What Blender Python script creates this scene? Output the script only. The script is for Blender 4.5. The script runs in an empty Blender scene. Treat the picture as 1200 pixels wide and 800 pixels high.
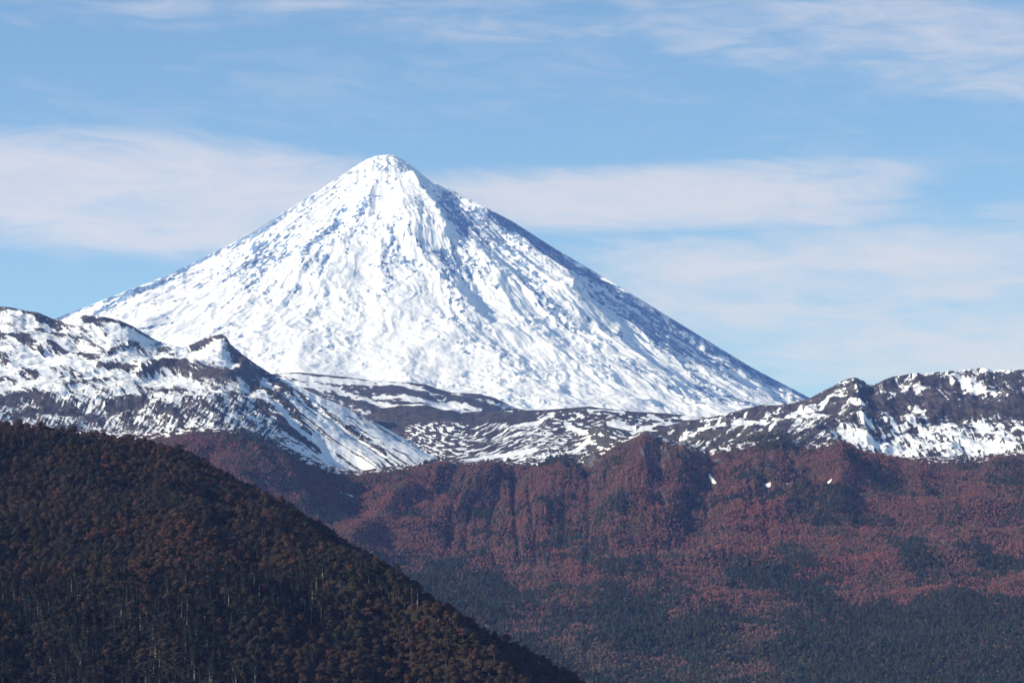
import bpy, math, random
import numpy as np

# ------------------------------------------------------------------ camera, sky, sun, exposure
scene = bpy.context.scene
COL = scene.collection
R = math.radians
cam_d = bpy.data.cameras.new('camera')
cam = bpy.data.objects.new('camera', cam_d)
COL.objects.link(cam)
cam_d.sensor_width = 36.0
cam_d.lens = 18.0 / math.tan(R(10.0))
cam_d.shift_y = 0.25
cam_d.clip_start = 1.0
cam_d.clip_end = 200000.0
cam.location = (0, 0, 0)
cam.rotation_euler = (R(90), 0, 0)
scene.camera = cam

SUN_EL = 26.0          # degrees above the horizon
SUN_AZ = -104.0        # from the view direction (+Y), clockwise positive: left and a little behind
SUN_STRENGTH = 5.0
SKY_STRENGTH = 0.085
EXPOSURE = 0.35
HAZE_DENSITY = 2.0e-5
sdir = np.array([math.sin(R(SUN_AZ)) * math.cos(R(SUN_EL)), math.cos(R(SUN_AZ)) * math.cos(R(SUN_EL)), math.sin(R(SUN_EL))])

scene.view_settings.view_transform = 'Standard'
scene.view_settings.look = 'None'
scene.view_settings.gamma = 1.0
scene.view_settings.exposure = EXPOSURE
scene.view_settings.use_curve_mapping = False
scene.render.engine = 'CYCLES'
scene.cycles.max_bounces = 5
scene.cycles.diffuse_bounces = 2
scene.cycles.volume_bounces = 1
scene.cycles.use_denoising = True
scene.cycles.denoiser = 'OPENIMAGEDENOISE'
scene.cycles.denoising_input_passes = 'RGB_ALBEDO_NORMAL'
scene.cycles.denoising_prefilter = 'ACCURATE'
scene.cycles.use_adaptive_sampling = False

sun_d = bpy.data.lights.new('sun', 'SUN')
sun_d.energy = SUN_STRENGTH
sun_d.angle = R(0.5)
sun_d.color = (1.0, 0.92, 0.80)
sun = bpy.data.objects.new('sun', sun_d)
COL.objects.link(sun)
from mathutils import Vector
sun.rotation_euler = Vector(-sdir).to_track_quat('-Z', 'Y').to_euler()
sun.location = (-4000, -3000, 6000)


class NT:
    """small helper round a node tree"""
    def __init__(self, tree):
        self.t = tree

    def n(self, kind, **kw):
        nd = self.t.nodes.new(kind)
        for k, v in kw.items():
            setattr(nd, k, v)
        return nd

    def put(self, sock, v):
        if isinstance(v, bpy.types.NodeSocket):
            self.t.links.new(v, sock)
        else:
            sock.default_value = v

    def m(self, op, a, b=0.0, c=0.0, clamp=False):
        nd = self.n('ShaderNodeMath', operation=op, use_clamp=clamp)
        self.put(nd.inputs[0], a)
        self.put(nd.inputs[1], b)
        self.put(nd.inputs[2], c)
        return nd.outputs[0]

    def smooth(self, x, lo, hi):
        nd = self.n('ShaderNodeMapRange', interpolation_type='SMOOTHSTEP')
        self.put(nd.inputs[0], x)
        nd.inputs[1].default_value = lo
        nd.inputs[2].default_value = hi
        return nd.outputs[0]

    def mix(self, f, a, b):
        nd = self.n('ShaderNodeMix', data_type='RGBA')
        self.put(nd.inputs[0], f)
        self.put(nd.inputs[6], a)
        self.put(nd.inputs[7], b)
        return nd.outputs[2]

    def noise(self, vec, scale, detail=4.0, rough=0.55, dist=0.0):
        nd = self.n('ShaderNodeTexNoise')
        self.put(nd.inputs['Vector'], vec)
        nd.inputs['Scale'].default_value = scale
        nd.inputs['Detail'].default_value = detail
        nd.inputs['Roughness'].default_value = rough
        nd.inputs['Distortion'].default_value = dist
        return nd.outputs[0]

    def xyz(self, x, y, z):
        nd = self.n('ShaderNodeCombineXYZ')
        for s, v in zip(nd.inputs, (x, y, z)):
            self.put(s, v)
        return nd.outputs[0]


# ---- world: clear blue sky with thin bands of high cloud (all in directions, infinitely far)
world = bpy.data.worlds.new('World')
scene.world = world
world.use_nodes = True
wt = world.node_tree
wt.nodes.clear()
W = NT(wt)
tc = W.n('ShaderNodeTexCoord')
sep = W.n('ShaderNodeSeparateXYZ')
wt.links.new(tc.outputs['Generated'], sep.inputs[0])
dx, dy, dz = sep.outputs
sky = W.n('ShaderNodeTexSky', sky_type='NISHITA')
sky.sun_disc = False
sky.sun_elevation = R(SUN_EL)
sky.sun_rotation = R(SUN_AZ)
sky.altitude = 1500.0
sky.air_density = 1.0
sky.dust_density = 0.15
sky.ozone_density = 2.2
# look a little higher into the sky than the low telephoto angle does
zz = W.m('ADD', W.m('MULTIPLY', dz, 0.95), 0.035)
wt.links.new(W.xyz(dx, dy, zz), sky.inputs[0])
az = W.m('MULTIPLY', W.m('ARCTAN2', dx, dy), 57.2958)       # degrees, + is right
el = W.m('MULTIPLY', W.m('ARCSINE', dz), 57.2958)           # degrees
PXD = 20.3 / 1200.0


def cloud_band(cx, cy, rx, ry, tilt, amp):
    """soft elongated patch centred on a direction; radii in degrees"""
    a0, e0 = (cx - 600) * PXD, (700 - cy) * PXD
    ca, sa = math.cos(R(tilt)), math.sin(R(tilt))
    u0 = W.m('SUBTRACT', az, a0)
    v0 = W.m('SUBTRACT', el, e0)
    u = W.m('MULTIPLY', W.m('ADD', W.m('MULTIPLY', u0, ca), W.m('MULTIPLY', v0, sa)), 1.0 / (rx * PXD))
    v = W.m('MULTIPLY', W.m('SUBTRACT', W.m('MULTIPLY', v0, ca), W.m('MULTIPLY', u0, sa)), 1.0 / (ry * PXD))
    d = W.m('ADD', W.m('POWER', W.m('ABSOLUTE', u), 2.4), W.m('POWER', W.m('ABSOLUTE', v), 2.4))
    return W.m('MULTIPLY', W.m('SUBTRACT', 1.0, W.smooth(d, 0.0, 1.55)), amp)


bands = [(110, 238, 390, 74, -1.5, 1.0), (300, 250, 260, 60, -2, 0.55), (760, 238, 330, 40, -1.5, 0.95), (950, 216, 180, 24, 0, 0.5),
         (1120, 72, 390, 64, -6, 0.56), (330, 26, 420, 22, 4, 0.42), (560, 42, 220, 22, 0, 0.36), (1000, 345, 380, 80, 0, 0.85),
         (1150, 400, 360, 64, 0, 0.85), (900, 298, 200, 26, 0, 0.45), (860, 20, 180, 24, -5, 0.38), (1210, 258, 90, 14, 0, 0.5),
         (930, 420, 260, 50, 0, 0.42)]
mask = None
for b in bands:
    c = cloud_band(*b)
    mask = c if mask is None else W.m('MAXIMUM', mask, c)
# everywhere else on the dome: a few far scattered bands of the same cloud
streak = W.noise(W.xyz(W.m('MULTIPLY', az, 0.13), W.m('MULTIPLY', el, 0.62), 3.0), 1.0, 6.0, 0.6, 0.5)
wisps = W.noise(W.xyz(W.m('ADD', W.m('MULTIPLY', az, 0.55), W.m('MULTIPLY', el, 0.35)), W.m('MULTIPLY', el, 2.4), 7.0), 1.0, 7.0, 0.62, 0.8)
tex = W.m('ADD', W.m('MULTIPLY', W.smooth(streak, 0.28, 0.66), 0.5), W.m('MULTIPLY', W.smooth(wisps, 0.25, 0.75), 0.6))
cover = W.m('MULTIPLY', W.smooth(W.m('ADD', W.m('MULTIPLY', mask, 0.85), W.m('MULTIPLY', W.m('SUBTRACT', tex, 0.55), 0.66)), 0.05, 1.05), 0.77, clamp=True)
thin = W.m('MULTIPLY', W.smooth(tex, 0.5, 1.1), 0.16)
cover = W.m('MAXIMUM', cover, thin)
skyc = W.n('ShaderNodeMix', data_type='RGBA', blend_type='MULTIPLY')
skyc.inputs[0].default_value = 1.0
wt.links.new(sky.outputs[0], skyc.inputs[6])
skyc.inputs[7].default_value = (1.10, 1.31, 1.41, 1)
CLOUD_LEVEL = 0.56 / SKY_STRENGTH
col = W.mix(cover, skyc.outputs[2], (CLOUD_LEVEL * 1.06, CLOUD_LEVEL * 1.03, CLOUD_LEVEL * 1.12, 1))
bg = W.n('ShaderNodeBackground')
wt.links.new(col, bg.inputs[0])
bg.inputs[1].default_value = SKY_STRENGTH
out = W.n('ShaderNodeOutputWorld')
wt.links.new(bg.outputs[0], out.inputs[0])

# ------------------------------------------------------------------ maths helpers
S = 2 * math.tan(R(10.0)) / 1200.0      # tangent per survey unit
H0 = 700.0                               # the level line


def hash_grad(ix, iy, seed):
    h = (ix.astype(np.uint32) * np.uint32(374761393) + iy.astype(np.uint32) * np.uint32(668265263) + np.uint32((seed * 2246822519) & 0xffffffff))
    h ^= h >> np.uint32(13)
    h *= np.uint32(1274126177)
    h ^= h >> np.uint32(16)
    return h.astype(np.float64) * (2 * math.pi / 4294967296.0)


def perlin(x, y, seed=0):
    x = np.asarray(x, dtype=np.float64)
    y = np.asarray(y, dtype=np.float64)
    x, y = np.broadcast_arrays(x, y)
    x0 = np.floor(x)
    y0 = np.floor(y)
    fx, fy = x - x0, y - y0
    ix, iy = x0.astype(np.int64), y0.astype(np.int64)
    u = fx * fx * fx * (fx * (fx * 6 - 15) + 10)
    v = fy * fy * fy * (fy * (fy * 6 - 15) + 10)

    def g(i, j):
        a = hash_grad((ix + i) & 0xffffffff, (iy + j) & 0xffffffff, seed)
        return np.cos(a) * (fx - i) + np.sin(a) * (fy - j)
    n0 = g(0, 0) * (1 - u) + g(1, 0) * u
    n1 = g(0, 1) * (1 - u) + g(1, 1) * u
    return (n0 * (1 - v) + n1 * v) * 1.5


def fbm(x, y, octv=5, seed=0, gain=0.5, lac=2.03):
    s, a = 0.0, 1.0
    for k in range(octv):
        s = s + a * perlin(x * lac ** k + 17.3 * k, y * lac ** k - 9.1 * k, seed + k)
        a *= gain
    return s


def ridged(x, y, octv=4, seed=0, gain=0.5, lac=2.05):
    s, a, t = 0.0, 1.0, 0.0
    for k in range(octv):
        s = s + a * (1 - np.abs(perlin(x * lac ** k + 5.7 * k, y * lac ** k + 3.3 * k, seed + k)) * 1.6)
        t += a
        a *= gain
    return s / t


def sstep(x, lo, hi):
    t = np.clip((x - lo) / (hi - lo), 0, 1)
    return t * t * (3 - 2 * t)


def interp(x, pts):
    p = np.array(pts, dtype=float)
    return np.interp(x, p[:, 0], p[:, 1])


def seg_dist(PX, PY, pts):
    """distance to a polyline and position along it (0..1)"""
    best = np.full(PX.shape, 1e9)
    n = len(pts) - 1
    for (ax, ay), (bx, by) in zip(pts[:-1], pts[1:]):
        vx, vy = bx - ax, by - ay
        t = np.clip(((PX - ax) * vx + (PY - ay) * vy) / (vx * vx + vy * vy + 1e-9), 0, 1)
        best = np.minimum(best, np.hypot(PX - ax - t * vx, PY - ay - t * vy))
    return best


def strokes(PX, PY, lst):
    f = np.zeros(PX.shape)
    for w, *pts in lst:
        f = np.maximum(f, np.exp(-(seg_dist(PX, PY, pts) / w) ** 2))
    return f


def side_bump(PX, PY, pts, wl, wr):
    """ridge profile along a polyline: 1 on the line, falling off over wl to the left and wr to the right"""
    p = np.array(pts, float)
    o = np.argsort(p[:, 1])
    xl = np.interp(PY, p[o, 1], p[o, 0])
    d = PX - xl
    w = np.where(d < 0, wl, wr)
    end = sstep(PY, p[o, 1][0] - 12, p[o, 1][0] + 6) * (1 - sstep(PY, p[o, 1][-1] - 10, p[o, 1][-1] + 25))
    return np.clip(1 - np.abs(d) / w, 0, 1) ** 1.2 * end


def grid_mesh(name, X, Y, Z, mat, attrs=None):
    nr, nc = X.shape
    me = bpy.data.meshes.new(name)
    co = np.stack([X, Y, Z], -1).reshape(-1, 3).astype(np.float32)
    idx = np.arange(nr * nc).reshape(nr, nc)
    q = np.stack([idx[:-1, :-1], idx[:-1, 1:], idx[1:, 1:], idx[1:, :-1]], -1).reshape(-1)
    nf = (nr - 1) * (nc - 1)
    me.vertices.add(nr * nc)
    me.vertices.foreach_set('co', co.ravel())
    me.loops.add(nf * 4)
    me.loops.foreach_set('vertex_index', q.astype(np.int32))
    me.polygons.add(nf)
    me.polygons.foreach_set('loop_start', (np.arange(nf) * 4).astype(np.int32))
    me.update(calc_edges=True)
    me.polygons.foreach_set('use_smooth', np.ones(nf, dtype=bool))
    for k, v in (attrs or {}).items():
        a = me.attributes.new(k, 'FLOAT', 'POINT')
        a.data.foreach_set('value', v.reshape(-1).astype(np.float32))
    me.materials.append(mat)
    ob = bpy.data.objects.new(name, me)
    COL.objects.link(ob)
    return ob


def structure(ob, label, cat):
    ob['kind'] = 'structure'
    ob['label'] = label
    ob['category'] = cat
    return ob


# ------------------------------------------------------------------ materials
def new_mat(name):
    m = bpy.data.materials.new(name)
    m.use_nodes = True
    m.node_tree.nodes.clear()
    t = NT(m.node_tree)
    b = t.n('ShaderNodeBsdfPrincipled')
    o = t.n('ShaderNodeOutputMaterial')
    m.node_tree.links.new(b.outputs[0], o.inputs[0])
    b.inputs['Specular IOR Level'].default_value = 0.25
    return m, t, b


def snow_rock(name, rock_a, rock_b, scale, bump_d, soft=0.10):
    """snow over rock, shared out by the 'rock' value measured on the ground"""
    m, t, b = new_mat(name)
    geo = t.n('ShaderNodeNewGeometry')
    at = t.n('ShaderNodeAttribute', attribute_name='rock')
    fine = t.noise(geo.outputs['Position'], 1.0 / scale, 5.0, 0.6)
    v = t.m('ADD', at.outputs['Fac'], t.m('MULTIPLY', t.m('SUBTRACT', fine, 0.5), 0.55))
    f = t.smooth(v, 0.5 - soft, 0.5 + soft)
    tone = t.noise(geo.outputs['Position'], 1.0 / (scale * 7), 5.0, 0.6)
    veg = t.n('ShaderNodeAttribute', attribute_name='veg')
    rk = t.mix(t.smooth(tone, 0.3, 0.7), rock_a, rock_b)
    gr = t.noise(geo.outputs['Position'], 1.0 / (scale * 4.0), 7.0, 0.72)
    gv = t.m('ADD', 0.35, t.m('MULTIPLY', t.smooth(gr, 0.3, 0.7), 1.3))
    gm = t.n('ShaderNodeMix', data_type='RGBA', blend_type='MULTIPLY')
    gm.inputs[0].default_value = 1.0
    t.put(gm.inputs[6], rk)
    t.put(gm.inputs[7], t.xyz(gv, gv, gv))
    rk = gm.outputs[2]
    rk = t.mix(veg.outputs['Fac'], rk, (0.060, 0.050, 0.024, 1))
    b.inputs['Roughness'].default_value = 0.75
    t.put(b.inputs['Base Color'], t.mix(f, (0.84, 0.85, 0.86, 1), rk))
    bp = t.n('ShaderNodeBump')
    bp.inputs['Strength'].default_value = 0.7
    bp.inputs['Distance'].default_value = bump_d
    bf = t.noise(geo.outputs['Position'], 1.0 / (scale * 1.6), 6.0, 0.65)
    t.put(bp.inputs['Height'], t.m('MULTIPLY', bf, t.m('ADD', t.m('MULTIPLY', f, 1.4), 0.22)))
    t.put(b.inputs['Normal'], bp.outputs[0])
    return m


def soil(name, ca, cb, scale):
    m, t, b = new_mat(name)
    geo = t.n('ShaderNodeNewGeometry')
    f = t.smooth(t.noise(geo.outputs['Position'], 1.0 / scale, 6.0, 0.65), 0.35, 0.65)
    c = t.mix(f, ca, cb)
    at = t.n('ShaderNodeAttribute', attribute_name='snow')
    c = t.mix(t.smooth(at.outputs['Fac'], 0.42, 0.58), c, (0.84, 0.85, 0.86, 1))
    rk = t.n('ShaderNodeAttribute', attribute_name='crag')
    rt = t.mix(f, (0.055, 0.055, 0.06, 1), (0.11, 0.105, 0.10, 1))
    c = t.mix(t.smooth(rk.outputs['Fac'], 0.4, 0.6), c, rt)
    t.put(b.inputs['Base Color'], c)
    b.inputs['Roughness'].default_value = 0.9
    bp = t.n('ShaderNodeBump')
    bp.inputs['Strength'].default_value = 0.8
    bp.inputs['Distance'].default_value = scale * 0.3
    t.put(bp.inputs['Height'], t.noise(geo.outputs['Position'], 2.0 / scale, 5.0, 0.6))
    t.put(b.inputs['Normal'], bp.outputs[0])
    return m


M_VOLC = snow_rock('volcano_snow', (0.105, 0.185, 0.33, 1), (0.17, 0.265, 0.42, 1), 9.0, 4.0)  # blue of haze and shade is mixed into the rock colours
M_RIDGE = snow_rock('ridge_snow', (0.024, 0.022, 0.027, 1), (0.068, 0.053, 0.050, 1), 5.0, 3.0)
M_SLOPE = soil('forest_floor', (0.040, 0.022, 0.018, 1), (0.075, 0.036, 0.028, 1), 20.0)
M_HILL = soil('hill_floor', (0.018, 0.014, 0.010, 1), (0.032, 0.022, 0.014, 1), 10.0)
M_GROUND = soil('valley_ground', (0.030, 0.024, 0.016, 1), (0.055, 0.034, 0.022, 1), 60.0)


# ------------------------------------------------------------------ ground sheet and haze
def ground():
    X, Y = np.meshgrid(np.linspace(-13000, 13000, 160), np.linspace(-1500, 25000, 160))
    Z = -330 + 12 * fbm(X / 1800, Y / 1800, 3, 77)
    g = grid_mesh('ground', X, Y, Z, M_GROUND)
    structure(g, 'dark valley ground under the mountains', 'ground')


ground()


def make_haze():
    x0, x1, y0, y1, z0, z1 = -13050, 13050, -1550, 25050, -365, 2720
    me = bpy.data.meshes.new('haze')
    me.from_pydata([(x0, y0, z0), (x1, y0, z0), (x1, y1, z0), (x0, y1, z0), (x0, y0, z1), (x1, y0, z1), (x1, y1, z1), (x0, y1, z1)], [],
                   [(0, 3, 2, 1), (4, 5, 6, 7), (0, 1, 5, 4), (1, 2, 6, 5), (2, 3, 7, 6), (3, 0, 4, 7)])
    m = bpy.data.materials.new('haze')
    m.use_nodes = True
    m.node_tree.nodes.clear()
    t = NT(m.node_tree)
    v = t.n('ShaderNodeVolumePrincipled')
    v.inputs['Color'].default_value = (0.24, 0.40, 1.0, 1)
    v.inputs['Absorption Color'].default_value = (1, 1, 1, 1)
    v.inputs['Density'].default_value = HAZE_DENSITY
    v.inputs['Anisotropy'].default_value = 0.0
    o = t.n('ShaderNodeOutputMaterial')
    m.node_tree.links.new(v.outputs[0], o.inputs['Volume'])
    me.materials.append(m)
    ob = bpy.data.objects.new('haze', me)
    COL.objects.link(ob)
    ob['kind'] = 'stuff'
    ob['label'] = 'thin blue air haze between the hills and the volcano'
    ob['category'] = 'haze'


make_haze()


# ------------------------------------------------------------------ the volcano
def volcano():
    D = 17000.0
    k = S * D
    cx = (455 - 600) * k
    left = [(0, 181), (14, 182.5), (26, 187), (42, 197), (60, 209), (112, 242), (165, 276), (255, 321), (385, 371), (480, 408), (650, 460), (900, 520), (1300, 600)]
    right = [(0, 181), (10, 182.5), (22, 190), (36, 201), (50, 212.5), (58, 216), (70, 220.5), (90, 230.5), (145, 259), (195, 291), (265, 332), (345, 381), (425, 430), (490, 464), (600, 512), (900, 590), (1300, 640)]
    xs = np.linspace(-3300, 3300, 1700) + cx
    ys = np.concatenate([np.linspace(D - 5200, D - 900, 620), np.linspace(D - 900, D + 400, 300)[1:], np.linspace(D + 400, D + 3000, 60)[1:]])
    X, Y = np.meshgrid(xs, ys)
    u, w = X - cx, Y - D
    # warp so that ribs wander
    wu = 34 * fbm(u / 700, w / 700, 3, 11)
    ww = 34 * fbm(u / 700 + 40, w / 700, 3, 12)
    r0 = np.hypot(u, w)
    near = sstep(r0, 120, 900)
    u2, w2 = u + wu * near, w + ww * near
    r = np.hypot(u2, w2) + 1e-6
    th = np.arctan2(u2, -w2)                    # 0 faces the camera, + to the right
    rp = r / k
    zl = (H0 - interp(rp, left)) * k
    zr = (H0 - interp(rp, right)) * k
    c = 0.5 + 0.5 * np.sin(np.clip(th, -math.pi / 2, math.pi / 2))
    c = np.where(np.abs(th) > math.pi / 2, 0.5 + 0.5 * u2 / r, c)
    Z = zl * (1 - c) + zr * c
    ang = th * 1.0
    g = sstep(r, 150, 1500)
    # the large ribs and gullies running down from the top
    Z += (ridged(ang * 3.1 + 1.37, r / 2600 + 3, 2, 21) - 0.62) * 64 * g
    Z += (ridged(ang * 8.5 + 0.43 + 0.3 * fbm(u / 300, w / 300, 2, 5), r / 1100, 3, 22) - 0.62) * 36 * (0.15 + g) * (0.38 + 0.62 * np.abs(np.sin(th)))
    Z += (ridged(ang * 24 + 0.3 * fbm(u / 260, w / 260, 2, 6), r / 900, 3, 23) - 0.62) * 17 * (0.2 + g) * (0.06 + 1.05 * np.abs(np.sin(th)))
    Z += (ridged(ang * 66 + 0.5 * fbm(u / 160, w / 160, 2, 7), r / 600, 2, 24) - 0.62) * 7 * (0.0 + 1.15 * np.abs(np.sin(th))) * (0.25 + g)
    Z += fbm(u / 170, w / 170, 5, 25, 0.55) * 6 * (0.3 + near)
    Z += (ridged(u / 95, w / 95, 4, 26) - 0.6) * 16 * sstep(fbm(u / 420, w / 420, 3, 27), -0.05, 0.3) * near

    def rib(a_top, a_bot, r_top, r_bot, h, wl, wr):
        t = np.clip((r - r_top) / (r_bot - r_top), 0, 1)
        ac = (a_top + (a_bot - a_top) * t) + 0.05 * perlin(r / 260, r * 0 + a_top * 7, 31) + 0.022 * perlin(r / 90, r * 0 + a_top * 3, 32)
        d = (th - ac) * np.maximum(r, 200)
        wd = np.where(d < 0, wl, wr)
        return h * np.clip(1 - np.abs(d) / wd, 0, 1) ** 1.15 * sstep(r, r_top - 60, r_top + 140) * (1 - sstep(r, r_bot - 250, r_bot + 150))
    # rib down the middle with the shaded face to its right, and the two further right
    Z += rib(0.40, 0.30, 300, 1250, 95, 300, 120)
    Z += rib(0.92, 0.66, 400, 1900, 80, 330, 150)
    Z += rib(1.22, 1.02, 600, 2400, 60, 260, 150)
    Z += rib(-0.75, -0.62, 220, 1200, 46, 150, 200)
    Z += rib(-0.1, -0.08, 230, 1000, 42, 200, 120)
    Z += rib(0.12, 0.30, 700, 2300, 40, 220, 140)
    # ice cap with its step below the summit
    capr = 225 + 45 * perlin(th * 2.2, 0 * th + 4.4, 41) + 16 * perlin(th * 9, r * 0 + 2.2, 42)
    cap = 1 - sstep(r, capr - 26, capr + 26)
    Z += 16 * cap - 3
    Z += cap * (fbm(u / 38, w / 38, 4, 43, 0.62) * 9 + 3 * (ridged(ang * 16, r / 60, 3, 44) - 0.6))
    dom = np.exp(-((u + 8) / 42) ** 2 - (w / 60) ** 2)
    Z += dom * 3
    # keep the surveyed skyline
    sky_line = [(455 - a, b) for a, b in reversed(left)] + [(455 + a, b) for a, b in right[1:]]
    for _ in range(3):
        SX, SY = 600 + X / (S * Y), H0 - Z / (S * Y)
        b = np.clip((SX + 250).astype(int), 0, 1699)
        top = np.full(1700, 1e9)
        np.minimum.at(top, b.ravel(), SY.ravel())
        c_ = np.arange(1700) - 249.5
        e = np.where(top < 1e8, top - interp(c_, sky_line), 0)
        ker = np.hanning(9)
        e = np.convolve(e, ker / ker.sum(), 'same')
        Z += e[b] * S * Y * np.exp(-((SY - top[b]) / 45) ** 2)
    # rock shows through the snow in streaks down the flanks
    gy, gx = np.gradient(Z, ys, xs)
    nl = np.hypot(gx, gy)
    sl = sstep(nl, 0.55, 1.15)
    side = np.abs(np.sin(th)) ** 1.5
    st = fbm(ang * 36 + 0.35 * fbm(u / 260, w / 260, 2, 8), r / 1300, 4, 51, 0.6)
    st2 = fbm(ang * 88 + 0.5 * fbm(u / 120, w / 120, 2, 9), r / 700, 3, 52, 0.6)
    spk = fbm(u / 30, w / 42, 4, 53, 0.65)
    # blue shade masses and rock streaks, both painted into the rock value
    SX, SY = 600 + X / (S * Y), H0 - Z / (S * Y)
    wx, wy = 5 * fbm(u / 80, w / 80, 4, 55, 0.62), 5 * fbm(u / 80 + 9, w / 80, 4, 56, 0.62)
    shade_rock_strokes = [(9, (522, 236), (536, 255), (546, 280)), (8, (552, 246), (582, 262), (620, 277), (650, 292)), (9, (560, 262), (590, 288), (624, 328), (652, 362)), (8, (518, 298), (535, 308), (552, 322)), (6, (525, 318), (526, 345), (545, 362), (528, 376)),
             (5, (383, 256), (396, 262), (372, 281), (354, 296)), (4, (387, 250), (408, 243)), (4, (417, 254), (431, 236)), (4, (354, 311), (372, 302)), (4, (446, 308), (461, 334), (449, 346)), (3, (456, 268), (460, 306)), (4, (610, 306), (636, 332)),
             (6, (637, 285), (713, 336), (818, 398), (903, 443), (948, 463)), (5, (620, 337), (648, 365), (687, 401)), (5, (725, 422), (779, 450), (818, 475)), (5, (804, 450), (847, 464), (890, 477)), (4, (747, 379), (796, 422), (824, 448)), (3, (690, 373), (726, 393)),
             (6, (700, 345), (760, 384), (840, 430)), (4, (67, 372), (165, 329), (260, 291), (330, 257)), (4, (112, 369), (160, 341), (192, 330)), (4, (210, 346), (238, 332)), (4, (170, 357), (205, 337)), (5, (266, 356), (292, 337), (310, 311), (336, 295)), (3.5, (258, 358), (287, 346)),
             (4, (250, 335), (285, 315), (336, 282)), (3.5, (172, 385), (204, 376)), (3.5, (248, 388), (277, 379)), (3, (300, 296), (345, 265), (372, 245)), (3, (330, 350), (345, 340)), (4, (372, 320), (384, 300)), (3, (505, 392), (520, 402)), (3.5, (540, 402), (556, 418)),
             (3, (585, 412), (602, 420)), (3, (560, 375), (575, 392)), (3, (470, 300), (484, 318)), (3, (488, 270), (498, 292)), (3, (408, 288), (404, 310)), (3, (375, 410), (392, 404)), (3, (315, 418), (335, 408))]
    shade_rock_mask = strokes(SX + wx, SY + wy, shade_rock_strokes) * (w < 300)
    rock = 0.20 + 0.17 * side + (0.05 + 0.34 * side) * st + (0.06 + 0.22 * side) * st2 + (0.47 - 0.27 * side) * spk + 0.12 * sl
    rock += 0.50 * shade_rock_mask * (0.85 + 0.5 * st2)
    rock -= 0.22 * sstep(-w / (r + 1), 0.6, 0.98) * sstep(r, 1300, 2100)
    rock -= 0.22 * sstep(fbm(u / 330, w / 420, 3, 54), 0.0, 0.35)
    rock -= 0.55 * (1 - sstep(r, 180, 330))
    rock += 0.17 * sstep(th, 0.75, 1.3) + 0.11 * sstep(-th, 0.7, 1.3)  # right flank: shade painted as extra blue rock; left flank: more rock
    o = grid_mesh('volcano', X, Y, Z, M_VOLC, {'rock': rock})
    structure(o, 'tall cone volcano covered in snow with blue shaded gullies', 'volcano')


volcano()


# ------------------------------------------------------------------ fans of ground between survey curves
class Fan:
    """a stretch of terrain swept between curves; each curve is (height line, distance) over the columns"""
    def __init__(self, px0, px1, ncol, curves, rows, smooth=3):
        self.px = np.linspace(px0, px1, ncol)
        Ys, Zs, Ps = [], [], []
        for cy, cY in curves:
            Yc = interp(self.px, cY) if not np.isscalar(cY) else np.full(ncol, float(cY))
            if isinstance(cy, tuple):          # ('z', pts): height in metres directly
                Zc = interp(self.px, cy[1]) if not np.isscalar(cy[1]) else np.full(ncol, float(cy[1]))
                Pc = H0 - Zc / (S * Yc)
            else:
                Pc = interp(self.px, cy)
                Zc = (H0 - Pc) * S * Yc
            Ys.append(Yc); Zs.append(Zc); Ps.append(Pc)
        Y, Z, P, B = [], [], [], []
        for i, n in enumerate(rows):
            last = i == len(rows) - 1
            t = np.linspace(0, 1, n + (1 if last else 0), endpoint=last)[:, None]
            Y.append(Ys[i] * (1 - t) + Ys[i + 1] * t)
            Z.append(Zs[i] * (1 - t) + Zs[i + 1] * t)
            P.append(Ps[i] * (1 - t) + Ps[i + 1] * t)
            B.append(i + t + 0 * Ys[i])
        self.Y, self.Z, self.PY, self.B = (np.concatenate(q) for q in (Y, Z, P, B))
        self.PX = np.broadcast_to(self.px, self.Y.shape)
        for _ in range(smooth):
            z = self.Z
            z2 = z.copy()
            z2[1:-1] = 0.25 * z[:-2] + 0.5 * z[1:-1] + 0.25 * z[2:]
            self.Z = z2
        self.X = (self.PX - 600) * S * self.Y

    def mesh(self, name, mat, attrs):
        return grid_mesh(name, self.X, self.Y, self.Z, mat, attrs)


def fit_crest(f, crest, row_b, lift=0.0, keep=6.0):
    """raise or lower the ground so that its skyline keeps the surveyed height; fine bumps stay"""
    for _ in range(3):
        m = f.B[:, 0] <= row_b + 0.3
        top = (H0 - f.Z[m] / (S * f.Y[m])).min(0)
        e = top - (interp(f.px, crest) + lift)
        w = int(keep)
        ker = np.hanning(2 * w + 3)
        ker /= ker.sum()
        e = np.convolve(np.pad(e, w + 1, 'edge'), ker, 'valid')
        f.Z += e * S * f.Y * np.clip(f.B / row_b, 0, 1) ** 1.5


TREELINE = [(-200, 480), (0, 490), (150, 506), (200, 502), (225, 497), (250, 497), (280, 501), (305, 507), (340, 522), (380, 542), (420, 549), (450, 544),
            (480, 541), (510, 539), (540, 536), (580, 540), (610, 537), (640, 534), (665, 532), (690, 533), (702, 524), (712, 519), (725, 512), (740, 508), (755, 502),
            (770, 508), (790, 514), (805, 517), (830, 524), (850, 519), (880, 513), (915, 506), (935, 514), (960, 517), (985, 511), (1005, 524), (1030, 529),
            (1060, 533), (1100, 532), (1140, 534), (1165, 530), (1200, 524), (1300, 515), (1400, 510)]
TREE_Y = [(-200, 7000), (200, 6700), (300, 6700), (420, 7000), (540, 7250), (650, 7300), (755, 7050), (900, 7150), (985, 7000), (1100, 7250), (1200, 7200), (1400, 7200)]


def off(pts, d):
    return [(a, b + d) for a, b in pts]


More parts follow.
